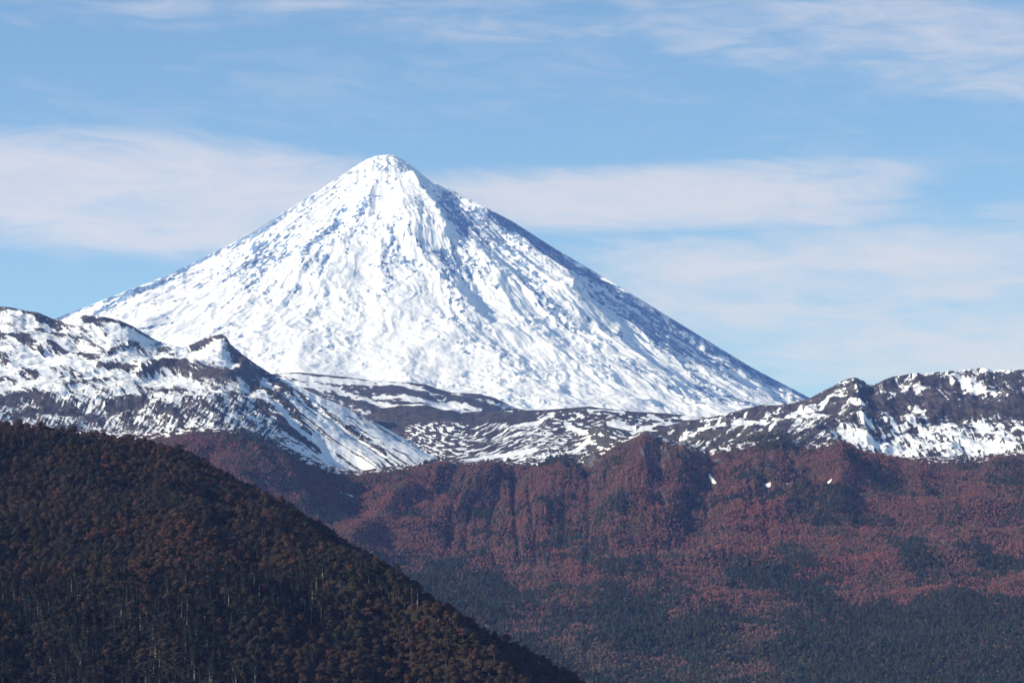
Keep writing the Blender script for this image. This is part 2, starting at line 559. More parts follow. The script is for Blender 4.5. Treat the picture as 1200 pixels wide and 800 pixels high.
# -- middle ridge behind, then the brown hill with snow stripes
def back_ridge():
    crest = [(200, 442), (320, 438), (350, 436), (400, 441), (440, 446), (480, 448), (498, 450), (512, 455), (530, 460), (560, 461), (580, 466), (605, 478), (640, 486), (760, 500)]
    f = Fan(240, 700, 800, [(off(crest, 58), 9900), (off(crest, 20), 10600), (crest, 11300), (('z', 500), 12300)], [120, 110, 60])
    f.Z += fbm(f.X / 420, f.Y / 420, 4, 101) * 7 * np.clip(f.B, 0, 1)
    f.Z += (ridged((f.X + 0.6 * f.Z) / 160, f.Z / 420, 3, 102) - 0.62) * 10
    fit_crest(f, crest, 2)
    PX, PY = f.PX, f.PY
    sx = PX - 1.7 * PY
    rock = 0.66 + 0.30 * fbm(sx / 26, PY / 60, 4, 103) + 0.22 * fbm((PX - PY) / 8, PY / 3, 4, 104, 0.65)
    wx, wy = 4 * fbm(PX / 16, PY / 6, 4, 105, 0.65), 2.4 * fbm(PX / 16 + 4, PY / 6, 4, 106, 0.65)
    rock -= 0.70 * strokes(PX + wx, PY + wy, [(2.6, (330, 441), (420, 447), (480, 453), (520, 466)), (2.4, (380, 452), (420, 466), (470, 478)),
                                    (2.2, (440, 462), (500, 470), (560, 478)), (2.6, (330, 448), (400, 455)), (2.0, (520, 461), (580, 474), (600, 479)),
                                    (2.5, (340, 456), (400, 480), (430, 500))])
    rock += 0.5 * strokes(PX, PY, [(1.2, (325, 437), (400, 442), (480, 448), (500, 450)), (5, (500, 453), (530, 466), (590, 474)), (4, (440, 452), (500, 462), (560, 473)), (3, (390, 460), (440, 476))])
    o = f.mesh('back_ridge', M_RIDGE, {'rock': rock, 'veg': 0 * rock})
    structure(o, 'low ridge streaked with snow at the foot of the volcano', 'ridge')


def brown_hill():
    crest = [(340, 512), (400, 494), (430, 486), (450, 478), (462, 475), (490, 473), (520, 476), (545, 481), (570, 483), (600, 481), (640, 480), (665, 478), (690, 476), (705, 478),
             (740, 482), (780, 484), (810, 487), (850, 490), (900, 496), (980, 510)]
    foot = off([(p, q) for p, q in TREELINE if p >= 300 and p <= 1000], 14)
    mid = [(340, 535), (430, 520), (520, 505), (600, 506), (660, 504), (720, 502), (800, 505), (900, 512), (980, 522)]
    f = Fan(360, 960, 1050, [(foot, 7450), (mid, 8300), (crest, 9100), (('z', 350), 10400)], [130, 110, 60])
    PX, PY = f.PX, f.PY
    f.Z += fbm(f.X / 330, f.Y / 330, 5, 111) * 7 * np.clip(f.B, 0, 1)
    f.Z += 10 * np.exp(-(seg_dist(PX, PY, [(640, 495), (690, 489), (740, 490)]) / 7) ** 2)
    f.Z += (ridged(f.X / 120, f.Y / 260, 4, 112) - 0.62) * 9 * np.clip(f.B, 0, 1)
    f.Z += 26 * np.exp(-((PX - 705) / 26) ** 2 - ((PY - 513) / 11) ** 2)
    fit_crest(f, crest, 2)
    rock = 0.86 + 0.14 * fbm(PX / 30, PY / 14, 3, 113)
    # contour-wise bars of snow on the lower face
    sy = PY + 0.30 * (PX - 550) * sstep(PX, 520, 600) - 0.25 * (PX - 550) * (1 - sstep(PX, 480, 560))
    bars = fbm(PX / 11 + 0.12 * PY, sy / 2.6, 3, 114, 0.6)
    zone = sstep(PY, 490, 503) * sstep(PX, 455, 490) * (1 - sstep(PX, 610, 700))
    rock -= zone * (0.12 + 0.58 * sstep(bars, -0.05, 0.5))
    zone2 = sstep(PX, 600, 640) * sstep(PY, 482, 492)
    rock -= zone2 * 0.75 * sstep(fbm(PX / 13 - 0.25 * PY, (PY + 0.2 * PX) / 3.4, 4, 115, 0.62), 0.10, 0.55)
    rock -= 1.0 * strokes(PX, PY, [(1.8, (603, 500), (627, 497), (647, 491)), (2.4, (663, 498), (676, 506), (688, 514)), (2.0, (540, 542), (567, 537), (600, 533), (627, 528)),
                                   (2.2, (633, 537), (660, 533), (676, 529), (690, 520)), (2.2, (760, 487), (780, 495), (800, 501)), (2.4, (713, 500), (743, 503)), (1.6, (800, 490), (850, 494)),
                                   (1.3, (452, 477), (470, 474), (500, 474), (540, 481), (600, 482)), (2.2, (740, 508), (770, 500), (790, 498)), (2.5, (800, 510), (833, 503), (873, 495)),
                                   (1.5, (415, 500), (450, 520), (500, 535)), (2, (440, 505), (470, 525)), (1.6, (690, 484), (730, 486))])
    rock += 0.5 * strokes(PX, PY, [(6, (460, 482), (500, 482), (560, 490), (620, 488)), (6, (690, 512), (720, 509))])
    veg = 0.8 * np.exp(-((PX - 705) / 34) ** 2 - ((PY - 514) / 12) ** 2) + 0.5 * sstep(PY, 524, 536)
    o = f.mesh('brown_hill', M_RIDGE, {'rock': rock, 'veg': veg})
    structure(o, 'bare brown hill with thin snow stripes below the volcano', 'hill')


def left_massif():
    crest = [(-200, 352), (-60, 352), (0, 359), (12, 360), (30, 364), (45, 366), (63, 374), (74, 375), (84, 371), (100, 369), (122, 371), (140, 375), (156, 382), (170, 391), (184, 399), (196, 403), (212, 407),
             (226, 403), (240, 396), (252, 393), (259, 391), (265, 394), (270, 403), (284, 415), (302, 428), (318, 438), (340, 448), (370, 462), (400, 475), (440, 495), (480, 517), (515, 537), (560, 552), (620, 565)]
    foot = [(-200, 520), (0, 520), (180, 522), (200, 516), (250, 511), (300, 521), (340, 536), (380, 556), (420, 563), (450, 558), (520, 552), (620, 580)]
    low = [(-200, 470), (0, 468), (100, 478), (200, 476), (260, 474), (320, 492), (380, 518), (420, 530), (460, 532), (520, 545), (620, 572)]
    mid = [(-200, 425), (0, 425), (80, 432), (160, 438), (230, 440), (280, 440), (320, 462), (380, 490), (420, 507), (460, 520), (520, 541), (620, 568)]
    upp = [(-200, 385), (0, 388), (70, 394), (150, 402), (210, 415), (260, 413), (284, 424), (318, 447), (370, 472), (440, 504), (515, 539), (620, 566)]
    f = Fan(-500, 600, 1650, [(foot, [(-200, 6900), (250, 7000), (400, 7300), (600, 7400)]), (low, [(-200, 7300), (250, 7350), (400, 7500), (600, 7500)]), (mid, [(-200, 8000), (280, 7900), (400, 7700), (600, 7600)]),
                              (upp, [(-200, 8550), (280, 8300), (400, 7900), (600, 7700)]), (crest, [(-200, 9100), (280, 8600), (400, 8150), (600, 7900)]), (('z', 420), [(-200, 10600), (600, 9600)])], [90, 100, 100, 90, 60], 6)
    PX, PY = f.PX, f.PY
    wz = np.clip(f.B / 0.6, 0, 1)
    west = 1 - sstep(PX, 290, 400)
    f.Z += fbm(f.X / 300, f.Y / 300, 5, 121, 0.55) * 14 * wz * (0.25 + 0.75 * west)
    f.Z += (ridged((f.X - 0.3 * f.Y) / 230, f.Y / 300, 4, 122) - 0.62) * 14 * wz * (0.1 + 0.9 * west)
    f.Z += fbm(f.X / 42, f.Y / 60, 3, 123) * 2.4
    low_zone = sstep(PY, 450, 475) * west
    f.Z += (ridged((f.X + 0.4 * f.Z) / 60, f.Z / 140, 3, 124) - 0.62) * 7 * low_zone
    f.Z += 20 * np.exp(-(seg_dist(PX, PY, [(167, 433), (205, 427), (240, 436), (270, 438), (288, 428)]) / 7) ** 2) - 12 * np.exp(-(seg_dist(PX, PY, [(167, 447), (205, 445), (250, 452), (290, 456)]) / 8) ** 2)
    # right-hand face of the spur that runs down to the trees
    f.Z += 12 * np.exp(-(seg_dist(PX, PY, [(268, 402), (318, 450), (360, 487), (400, 520), (440, 548)]) / 9) ** 2)
    rs = [(3.2, (-40, 356), (10, 361), (37, 368), (63, 376), (80, 386)), (4, (0, 391), (33, 398), (53, 412)), (3.5, (43, 383), (67, 390), (90, 397)), (4, (57, 402), (87, 411), (113, 423)),
          (4, (97, 374), (133, 383), (160, 387), (187, 399)), (2.5, (108, 384), (125, 397)), (3, (128, 413), (150, 402), (187, 407), (230, 421)), (4.5, (222, 407), (246, 396), (258, 394)), (3.5, (258, 394), (267, 403), (283, 417), (317, 440)),
          (3.5, (167, 437), (182, 432), (200, 430), (240, 438)), (8, (232, 440), (267, 441), (284, 432)), (6, (280, 420), (292, 440), (300, 452)), (3.2, (293, 442), (333, 473), (362, 508)), (2.2, (317, 442), (360, 468), (400, 495), (450, 530)),
          (2.2, (300, 468), (340, 500), (375, 527)), (6, (-40, 466), (0, 463), (33, 460), (77, 477)), (7, (20, 487), (67, 474), (113, 492)), (7, (130, 474), (167, 469), (150, 490)), (6, (187, 482), (213, 492)), (4, (233, 473), (262, 488)),
          (2.4, (0, 413), (10, 421)), (3, (28, 432), (44, 438)), (3, (85, 440), (120, 430), (155, 431)), (2.4, (180, 460), (215, 458)), (2.5, (0, 440), (20, 446)), (3, (240, 455), (280, 463)), (2, (340, 505), (362, 530)),
          (2.5, (80, 455), (110, 449), (140, 446)), (5, (320, 448), (350, 470), (385, 495))]
    ss = [(8, (35, 412), (73, 421), (107, 434)), (5, (0, 430), (25, 424)), (3.5, (40, 377), (62, 384), (80, 392)), (4, (112, 392), (140, 395), (167, 401), (200, 413)), (3.5, (200, 411), (240, 420), (273, 430)), (2, (240, 409), (256, 405), (262, 404)),
          (4.5, (180, 445), (213, 444), (247, 457)), (5, (120, 441), (155, 441)), (4.5, (303, 459), (340, 489), (390, 532)), (5, (345, 462), (380, 492), (425, 530), (440, 540)), (3, (333, 520), (365, 531), (400, 543)), (3, (80, 375), (98, 371)),
          (3, (150, 380), (170, 386)), (5, (20, 450), (60, 446)), (4, (330, 447), (365, 465), (400, 485)), (5, (400, 490), (440, 512), (500, 537))]
    SL = PY - 0.36 * PX
    wx, wy = 6 * fbm(PX / 12, SL / 3.0, 4, 127, 0.6), 2.6 * fbm(PX / 15 + 9, SL / 3.2, 4, 128, 0.6)
    out = strokes(PX + wx, PY + wy, [(q[0] * 0.8,) + tuple(q[1:]) for q in rs])
    f.Z += out * 3.0 * np.clip(f.B, 0, 1)
    f.Z -= 4 * strokes(PX, PY - 5, rs) * np.clip(f.B, 0, 1)
    fit_crest(f, crest, 4)
    ledge = fbm(PX / 30, (SL + 1.2 * wy) / 2.8, 3, 132, 0.55)
    thin = sstep(1 - 5.5 * np.abs(perlin(PX / 40, (SL + 1.5 * wy) / 6.5, 133)), 0.1, 0.9) * sstep(fbm(PX / 30 + 3, SL / 12, 3, 134), -0.1, 0.25)
    rock = 0.34 + (0.04 + 0.22 * west) * ledge + (0.05 + 0.07 * west) * fbm(PX / 30, SL / 9, 4, 125, 0.6) + (0.05 + 0.04 * west) * fbm(PX / 8, SL / 3.0, 4, 126, 0.65)
    rock += (0.26 + 0.20 * west) * out + 0.30 * west * thin
    rock -= 0.40 * strokes(PX + wx, PY + wy, ss)
    fall = fbm((PX - 1.33 * PY + 6 * fbm(PX / 60, PY / 60, 2, 135)) / 6.0, PY / 130, 4, 129, 0.6)
    wedge = strokes(PX + 0.35 * wy, PY + 0.35 * wy, [(3.4, (288, 436), (333, 473), (364, 509)), (2.4, (317, 443), (360, 470), (400, 497), (452, 532)), (1.8, (345, 452), (400, 488), (440, 514)), (1.6, (300, 470), (340, 502), (376, 528)), (4, (268, 408), (284, 422), (302, 440)), (1.5, (380, 478), (430, 512), (490, 538))])
    rock += 0.36 * wedge * (0.8 + 0.4 * fall)
    rock += (1 - west) * 0.46 * fall - 0.02 * (1 - west)
    steep = fbm((PX + 0.8 * PY) / 3.6, PY / 13, 4, 130, 0.62)
    rock += low_zone * (0.36 * steep + 0.12)
    rock += 0.06 * sstep(PY, 440, 470)
    o = f.mesh('snowy_ridge', M_RIDGE, {'rock': rock, 'veg': 0 * rock})
    structure(o, 'long snowy ridge with dark rock bands left of the volcano', 'ridge')


def right_massif():
    crest = [(740, 508), (780, 499), (800, 494), (830, 489), (850, 485), (868, 480), (880, 477), (893, 474), (910, 475), (930, 472), (950, 466), (962, 459), (975, 453), (985, 447), (996, 443), (1002, 442), (1012, 446),
             (1018, 451), (1028, 449), (1036, 445), (1046, 441), (1056, 440), (1070, 437), (1085, 437), (1105, 435), (1120, 434), (1150, 431), (1175, 433), (1200, 433), (1300, 428), (1400, 440)]
    foot = off([(p, q) for p, q in TREELINE if p >= 700], 14)
    low = [(740, 516), (830, 512), (900, 500), (960, 500), (1000, 508), (1060, 518), (1130, 519), (1200, 512), (1400, 505)]
    mid = [(740, 512), (830, 501), (900, 488), (960, 481), (1000, 478), (1060, 484), (1130, 492), (1200, 490), (1400, 485)]
    upp = [(740, 510), (830, 495), (900, 481), (960, 470), (1000, 458), (1050, 462), (1130, 462), (1200, 460), (1400, 455)]
    f = Fan(740, 1820, 1500, [(foot, 7350), (low, 7600), (mid, 7950), (upp, 8150), (crest, [(740, 8300), (1000, 8300), (1100, 8700), (1400, 8700)]), (('z', 420), 9900)], [70, 80, 80, 70, 60], 5)
    PX, PY = f.PX, f.PY
    f.Z += fbm(f.X / 260, f.Y / 260, 5, 141, 0.55) * 10 * np.clip(f.B / 0.6, 0, 1)
    f.Z += (ridged((f.X + 0.2 * f.Y) / 150, f.Y / 240, 4, 142) - 0.62) * 22 * np.clip(f.B / 0.6, 0, 1)
    f.Z += fbm(f.X / 30, f.Y / 40, 3, 143) * 2.6
    f.Z += 20 * side_bump(PX, PY, [(1003, 448), (1006, 462), (1010, 490), (1016, 515)], 34, 16)
    f.Z += 12 * np.exp(-(seg_dist(PX, PY, [(1090, 470), (1140, 474), (1200, 470), (1300, 465)]) / 8) ** 2) - 12 * np.exp(-(seg_dist(PX, PY, [(1090, 490), (1140, 492), (1200, 488), (1300, 485)]) / 8) ** 2)
    rock = 0.74 + 0.26 * fbm((PX + PY) / 26, (PY + 0.15 * PX) / 2.8, 4, 151, 0.62) + 0.20 * fbm((PX + 0.6 * PY) / 20, PY / 10, 4, 144, 0.6) + 0.09 * fbm(PX / 6, PY / 3.0, 4, 145, 0.65) + 0.26 * sstep(PX, 970, 1010) * fbm((PX - 0.6 * PY) / 4.0, PY / 36, 4, 152, 0.62)
    ss = [(2.6, (905, 494), (940, 481), (967, 470), (990, 463)), (3, (925, 492), (945, 488), (968, 486)), (3, (800, 510), (833, 503), (873, 492)), (2.2, (830, 492), (855, 486)), (2.5, (893, 494), (905, 484), (914, 480)),
          (2.2, (1047, 463), (1067, 452), (1090, 457)), (2.2, (1063, 444), (1087, 438.5), (1117, 436), (1160, 433.5), (1193, 435)), (3.5, (1112, 443), (1140, 452), (1167, 464)), (3, (1070, 474), (1085, 480)), (6, (980, 507), (1013, 520), (1067, 527)),
          (4, (1030, 480), (1053, 503), (1083, 522)), (7, (1105, 500), (1133, 517), (1183, 526)), (5, (1140, 492), (1163, 505), (1187, 519)), (2, (1018, 449), (1030, 450)), (1.8, (985, 451), (1000, 450)), (3, (1190, 500), (1215, 512)),
          (4, (1060, 485), (1085, 505), (1110, 525)), (3, (1000, 474), (1010, 482)), (2, (1178, 448), (1186, 452)), (4, (850, 498), (900, 497)), (2.5, (1000, 490), (1020, 500)), (3, (1125, 445), (1150, 449)), (4, (1090, 520), (1150, 530))]
    rs = [(8, (990, 447), (1004, 450), (1018, 460), (1036, 471)), (9, (1088, 478), (1133, 480), (1210, 480), (1300, 476)), (4, (1072, 446), (1100, 447)), (9, (1178, 446), (1200, 468)), (5, (880, 481), (920, 477)), (5, (1040, 465), (1100, 470)), (4, (1000, 495), (1030, 490))]
    wx, wy = 4.5 * fbm((PX - 0.4 * PY) / 8, PY / 4.0, 4, 146, 0.62), 2.6 * fbm((PX - 0.4 * PY) / 9 + 5, PY / 4.0, 4, 147, 0.62)
    f.Z += 3.0 * strokes(PX + wx, PY + wy, rs) * np.clip(f.B, 0, 1)
    fit_crest(f, crest, 4)
    rock -= 0.55 * strokes(PX + wx, PY + wy, ss)
    rock += 0.22 * strokes(PX + wx, PY + wy, [(q[0] * 0.8,) + tuple(q[1:]) for q in rs])
    lowz = sstep(PY, 480, 500) * sstep(PX, 960, 1000)
    rock += lowz * (0.40 * fbm((PX - 0.75 * PY) / 4.5, PY / 22, 4, 148, 0.62) - 0.12)
    rock += 0.32 * fbm((PX + 1.8 * PY) / 7, PY / 30, 3, 149, 0.6) * (1 - sstep(PX, 960, 1000))
    veg = 0.4 * sstep(PY, 500, 512) * (1 - sstep(PX, 900, 960))
    o = f.mesh('rocky_ridge', M_RIDGE, {'rock': rock, 'veg': veg})
    structure(o, 'rocky snow patched ridge right of the volcano with a dark knob', 'ridge')


back_ridge()
brown_hill()
left_massif()
right_massif()

# ------------------------------------------------------------------ red forested slopes
SNOW_PATCH = [(2.0, (400, 586), (406, 584.5), (413, 585)), (1.8, (832, 565), (838, 571)), (3.0, (898, 578), (901, 580)), (2.2, (922, 579), (930, 577.5)), (3.0, (960, 574.5), (972, 573))]


def forest_slope():
    low = [(-200, 690), (300, 680), (420, 672), (560, 664), (700, 662), (840, 655), (1000, 660), (1200, 650), (1400, 645)]
    f = Fan(-480, 1780, 2000, [(('z', -335), 3300), ([(-200, 815), (600, 808), (1400, 800)], 4750), (low, [(-200, 5700), (600, 5900), (1400, 5800)]), (TREELINE, TREE_Y), (off(TREELINE, 3), off(TREE_Y, 200)), (('z', -200), 9000)],
            [60, 170, 320, 20, 30], 4)
    PX, PY = f.PX, f.PY
    k = np.clip((f.B - 0.7) / 0.8, 0, 1)
    top = 1 - sstep(f.B, 2.85, 3.0)
    up = sstep(f.B, 1.6, 2.4)
    f.Z += fbm(f.X / 380, f.Y / 300, 4, 161) * 24 * k * top
    f.Z += (ridged((f.X + 0.35 * f.Y) / 330, f.Y / 700, 3, 162) - 0.62) * 27 * up * top
    f.Z += (ridged((f.X + 0.45 * f.Y) / 120, f.Y / 600, 3, 163) - 0.62) * 11 * k * top
    sp = [([(755, 502), (748, 540), (735, 580), (715, 630)], 60, 60, 75), ([(540, 536), (505, 565), (460, 600), (415, 645)], 42, 60, 26), ([(605, 538), (560, 575), (500, 625)], 34, 70, 30), ([(660, 535), (655, 560), (640, 600), (610, 645)], 34, 55, 32),
          ([(915, 516), (900, 545), (885, 575), (860, 605)], 26, 55, 45), ([(990, 526), (1005, 545), (975, 575), (900, 605), (850, 630)], 26, 50, 70), ([(1060, 540), (1075, 565), (1085, 590), (1095, 620)], 24, 50, 45), ([(1170, 530), (1165, 560), (1150, 600), (1140, 640)], 34, 55, 50),
          ([(800, 530), (800, 560), (785, 600), (780, 630)], 24, 30, 26), ([(300, 506), (330, 545), (345, 575), (360, 610)], 30, 50, 40), ([(430, 548), (410, 575), (385, 610)], 18, 40, 26)]
    f.Z += fbm(f.X / 130, f.Y / 150, 3, 169) * 4 * k * top
    lean = 0.34 * np.clip((760 - PX) / 260, -0.7, 1)
    for sc_, h_, sd_ in ((230, 8, 170), (110, 5, 171)):
        q_ = np.abs(perlin((f.X - lean * f.Y + 55 * fbm(f.X / 160, f.Y / 160, 2, sd_ + 9)) / sc_, f.Y / (sc_ * 6), sd_))
        f.Z -= h_ * np.clip(1 - q_ * 3.4, 0, 1) ** 1.3 * (0.2 + 0.8 * up) * top * k
    for pts, h, wl, wr in sp:
        f.Z += 0.75 * h * side_bump(PX, PY, pts, wl, wr) * (0.25 + 0.75 * top)
    for pts, h in (([(601, 565), (602, 600), (604, 632)], 16), ([(619, 575), (621, 605), (623, 628)], 15), ([(644, 590), (646, 625)], 11)):
        f.Z -= h * np.exp(-(seg_dist(PX, PY, pts) / 3.0) ** 2)
    # dark crags on the crest
    crag = np.exp(-((PX - 693) / 13) ** 2 - ((PY - 541) / 10) ** 2) * 1.1 + np.exp(-((PX - 757) / 15) ** 2 - ((PY - 508) / 9) ** 2) + 0.85 * np.exp(-((PX - 776) / 38) ** 2 - ((PY - 548) / 24) ** 2) + 0.75 * np.exp(-((PX - 820) / 40) ** 2 - ((PY - 540) / 13) ** 2)
    crag = crag + 0.5 * np.exp(-((PX - 905) / 22) ** 2 - ((PY - 512) / 7) ** 2)
    crag = crag * np.clip(0.75 + 0.6 * fbm(PX / 9, PY / 9, 3, 165), 0, 2)
    f.Z += 24 * np.exp(-((PX - 691) / 10) ** 2 - ((PY - 537) / 7) ** 2)
    fit_crest(f, TREELINE, 3, 3.0, 8)
    f.Z += crag * (ridged(f.X / 26, f.Z / 30, 3, 166) - 0.5) * 9
    snow = strokes(PX + fbm(PX / 5, PY / 4, 2, 167), PY + fbm(PX / 5 + 7, PY / 4, 2, 168), SNOW_PATCH)
    up_ = PY - interp(PX, TREELINE)
    line_snow = (1 - sstep(up_, 2, 13)) * sstep(fbm(PX / 8, PY / 3, 4, 172), 0.02, 0.22)
    f.X = (PX - 600) * S * f.Y
    f.crag, f.snow = crag, snow
    snow = np.maximum(snow, line_snow)
    o = f.mesh('forested_hills', M_SLOPE, {'snow': snow, 'crag': crag})
    structure(o, 'broad red brown forested hills below the snow line', 'hills')
    return f


def near_hill():
    crest = [(-300, 470), (-100, 484), (0, 492), (20, 494), (50, 500), (75, 501), (100, 505), (150, 512), (185, 518), (205, 524), (230, 534), (250, 545), (280, 563), (310, 581), (345, 598), (380, 620), (410, 639), (450, 662),
             (490, 688), (530, 712), (570, 737), (610, 760), (650, 783), (690, 806), (800, 870), (950, 960), (1100, 1040)]
    mid = [(-300, 672), (200, 676), (330, 690), (430, 720), (520, 765), (600, 805), (690, 850), (800, 910), (950, 1000), (1100, 1080)]
    f = Fan(-220, 1000, 900, [(('z', -334), 1250), (mid, [(-300, 2020), (450, 2020), (1100, 1700)]), (crest, [(-300, 2650), (200, 2600), (690, 2420), (1100, 2200)]), (off(crest, 2), [(-300, 2750), (1100, 2300)]), (('z', -334), 4200)], [200, 260, 16, 80], 25)
    PX, PY = f.PX, f.PY
    kk = np.clip((f.B - 0.1) / 0.4, 0, 1)
    tp = 1 - 0.7 * sstep(f.B, 1.8, 2.0)
    f.Z += fbm(f.X / 130, f.Y / 160, 4, 181) * 7 * kk * tp
    f.Z += (ridged((f.X + 0.25 * f.Y) / 150, f.Y / 420, 2, 182) - 0.62) * 15 * kk * tp
    # spur in front of the right flank, with a deep shaded hollow behind it
    f.Z += 24 * side_bump(PX, PY, [(330, 610), (400, 690), (470, 740), (560, 805), (640, 870)], 90, 60)
    f.Z -= 16 * np.exp(-(seg_dist(PX, PY, [(395, 650), (450, 695), (520, 740), (600, 790), (660, 830)]) / 17) ** 2)
    fit_crest(f, crest, 2, 9.0, 14)
    f.X = (PX - 600) * S * f.Y
    z = np.zeros_like(f.Z)
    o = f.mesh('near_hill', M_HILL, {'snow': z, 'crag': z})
    structure(o, 'dark rounded near hill covered with forest', 'hill')
    return f


SLOPE = forest_slope()
HILL = near_hill()

# ------------------------------------------------------------------ tree shapes
rnd = random.Random(5)
rng = np.random.default_rng(5)


def ramp_mat(name, stops, spread=0.9):
    m, t, b = new_mat(name)
    at = t.n('ShaderNodeAttribute', attribute_type='INSTANCER', attribute_name='tint')
    geo = t.n('ShaderNodeNewGeometry')
    rp = t.n('ShaderNodeValToRGB')
    el_ = rp.color_ramp.elements
    el_[0].position, el_[0].color = stops[0][0], (*stops[0][1], 1)
    el_[1].position, el_[1].color = stops[-1][0], (*stops[-1][1], 1)
    for p, c in stops[1:-1]:
        e = el_.new(p)
        e.color = (*c, 1)
    nz = t.noise(geo.outputs['Position'], 0.35, 3.0, 0.6)
    t.put(rp.inputs[0], t.m('ADD', at.outputs['Fac'], t.m('MULTIPLY', t.m('SUBTRACT', nz, 0.5), 0.16), clamp=True))
    isl = t.m('ADD', t.m('MULTIPLY', geo.outputs['Random Per Island'], spread), 1.0 - spread / 2)
    mx = t.n('ShaderNodeMix', data_type='RGBA', blend_type='MULTIPLY')
    mx.inputs[0].default_value = 1.0
    t.put(mx.inputs[6], rp.outputs[0])
    t.put(mx.inputs[7], t.xyz(isl, isl, isl))
    t.put(b.inputs['Base Color'], mx.outputs[2])
    b.inputs['Roughness'].default_value = 0.8
    b.inputs['Specular IOR Level'].default_value = 0.15
    return m


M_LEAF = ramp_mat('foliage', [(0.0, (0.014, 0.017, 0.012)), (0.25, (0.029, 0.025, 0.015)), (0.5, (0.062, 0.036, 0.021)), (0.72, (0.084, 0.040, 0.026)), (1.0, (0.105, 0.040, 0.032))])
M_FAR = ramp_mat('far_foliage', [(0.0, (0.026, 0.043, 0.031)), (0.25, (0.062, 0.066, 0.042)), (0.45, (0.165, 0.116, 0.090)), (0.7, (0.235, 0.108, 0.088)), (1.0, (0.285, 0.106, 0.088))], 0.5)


def bark(name, ca, cb):
    m, t, b = new_mat(name)
    geo = t.n('ShaderNodeNewGeometry')
    t.put(b.inputs['Base Color'], t.mix(t.smooth(t.noise(geo.outputs['Position'], 0.6, 4.0), 0.35, 0.65), ca, cb))
    b.inputs['Roughness'].default_value = 0.9
    return m


M_PALE = bark('pale_bark', (0.22, 0.205, 0.18, 1), (0.37, 0.345, 0.30, 1))
M_BARK = bark('dark_bark', (0.07, 0.055, 0.045, 1), (0.13, 0.11, 0.09, 1))


def raw_mesh(name, V, F, mat):
    me = bpy.data.meshes.new(name)
    me.from_pydata([tuple(v) for v in V], [], F)
    me.materials.append(mat)
    return me


def leaf_clump(V, F, p, nrm, s, r):
    """one leafy tuft: a bent four-sided scrap facing roughly along nrm"""
    n = np.array(nrm) + r.normal(0, 0.33, 3)
    n /= np.linalg.norm(n) + 1e-9
    a = np.cross(n, r.normal(0, 1, 3))
    a /= np.linalg.norm(a) + 1e-9
    b = np.cross(n, a)
    i = len(V)
    s1, s2 = s * r.uniform(0.6, 1.2), s * r.uniform(0.5, 1.0)
    V += [p - a * s1 * 0.9, p - b * s2 + n * 0.1 * s, p + a * s1 + n * 0.25 * s, p + b * s2 * 0.9]
    F.append((i, i + 1, i + 2, i + 3))


def tube(V, F, p0, p1, r0, r1, sides=5):
    p0, p1 = np.array(p0, float), np.array(p1, float)
    d = p1 - p0
    d /= np.linalg.norm(d)
    a = np.cross(d, (0.3, 0.9, 0.2))
    a /= np.linalg.norm(a)
    b = np.cross(d, a)
    i = len(V)
    for p, rr in ((p0, r0), (p1, r1)):
        for k in range(sides):
            t = 2 * math.pi * k / sides
            V.append(p + (a * math.cos(t) + b * math.sin(t)) * rr)
    for k in range(sides):
        q = (k + 1) % sides
        F.append((i + k, i + q, i + sides + q, i + sides + k))


def beech_parts(seed, leaves, size, mat, limb_sides=5):
    """broad crowned beech: lobes of leaf tufts over forking limbs; about 11 m tall"""
    r = np.random.default_rng(seed)
    H = 11.0
    V, F, TV, TF = [], [], [], []
    lobes = []
    n = r.integers(8, 12)
    for k in range(n):
        a = r.uniform(0, 2 * math.pi)
        d = r.uniform(0.5, 3.3) if k else 0
        z = H * r.uniform(0.50, 0.86) - 0.35 * d + (1.5 if k == 0 else 0)
        lobes.append((np.array((math.cos(a) * d, math.sin(a) * d, z)), r.uniform(1.3, 2.4)))
    fork = np.array((r.uniform(-0.3, 0.3), r.uniform(-0.3, 0.3), H * 0.36))
    tube(TV, TF, (0, 0, -1.5), fork, 0.34, 0.24, limb_sides)
    for c, rad in lobes:
        tube(TV, TF, fork, c, 0.16, 0.05, 4)
    w = np.array([l[1] ** 2 for l in lobes])
    w /= w.sum()
    for _ in range(leaves):
        c, rad = lobes[r.choice(n, p=w)]
        d = r.normal(0, 1, 3)
        d /= np.linalg.norm(d)
        if d[2] < -0.45:
            d[2] *= -0.6
        q = rad * r.uniform(0.72, 1.08) if r.random() < 0.8 else rad * r.uniform(0.3, 1.3)
        p = c + d * q * np.array((1.1, 1.1, 0.82))
        leaf_clump(V, F, p, d + np.array((0, 0, 0.25)), size, r)
    return raw_mesh('crown', V, F, mat), raw_mesh('trunk', TV, TF, M_BARK)


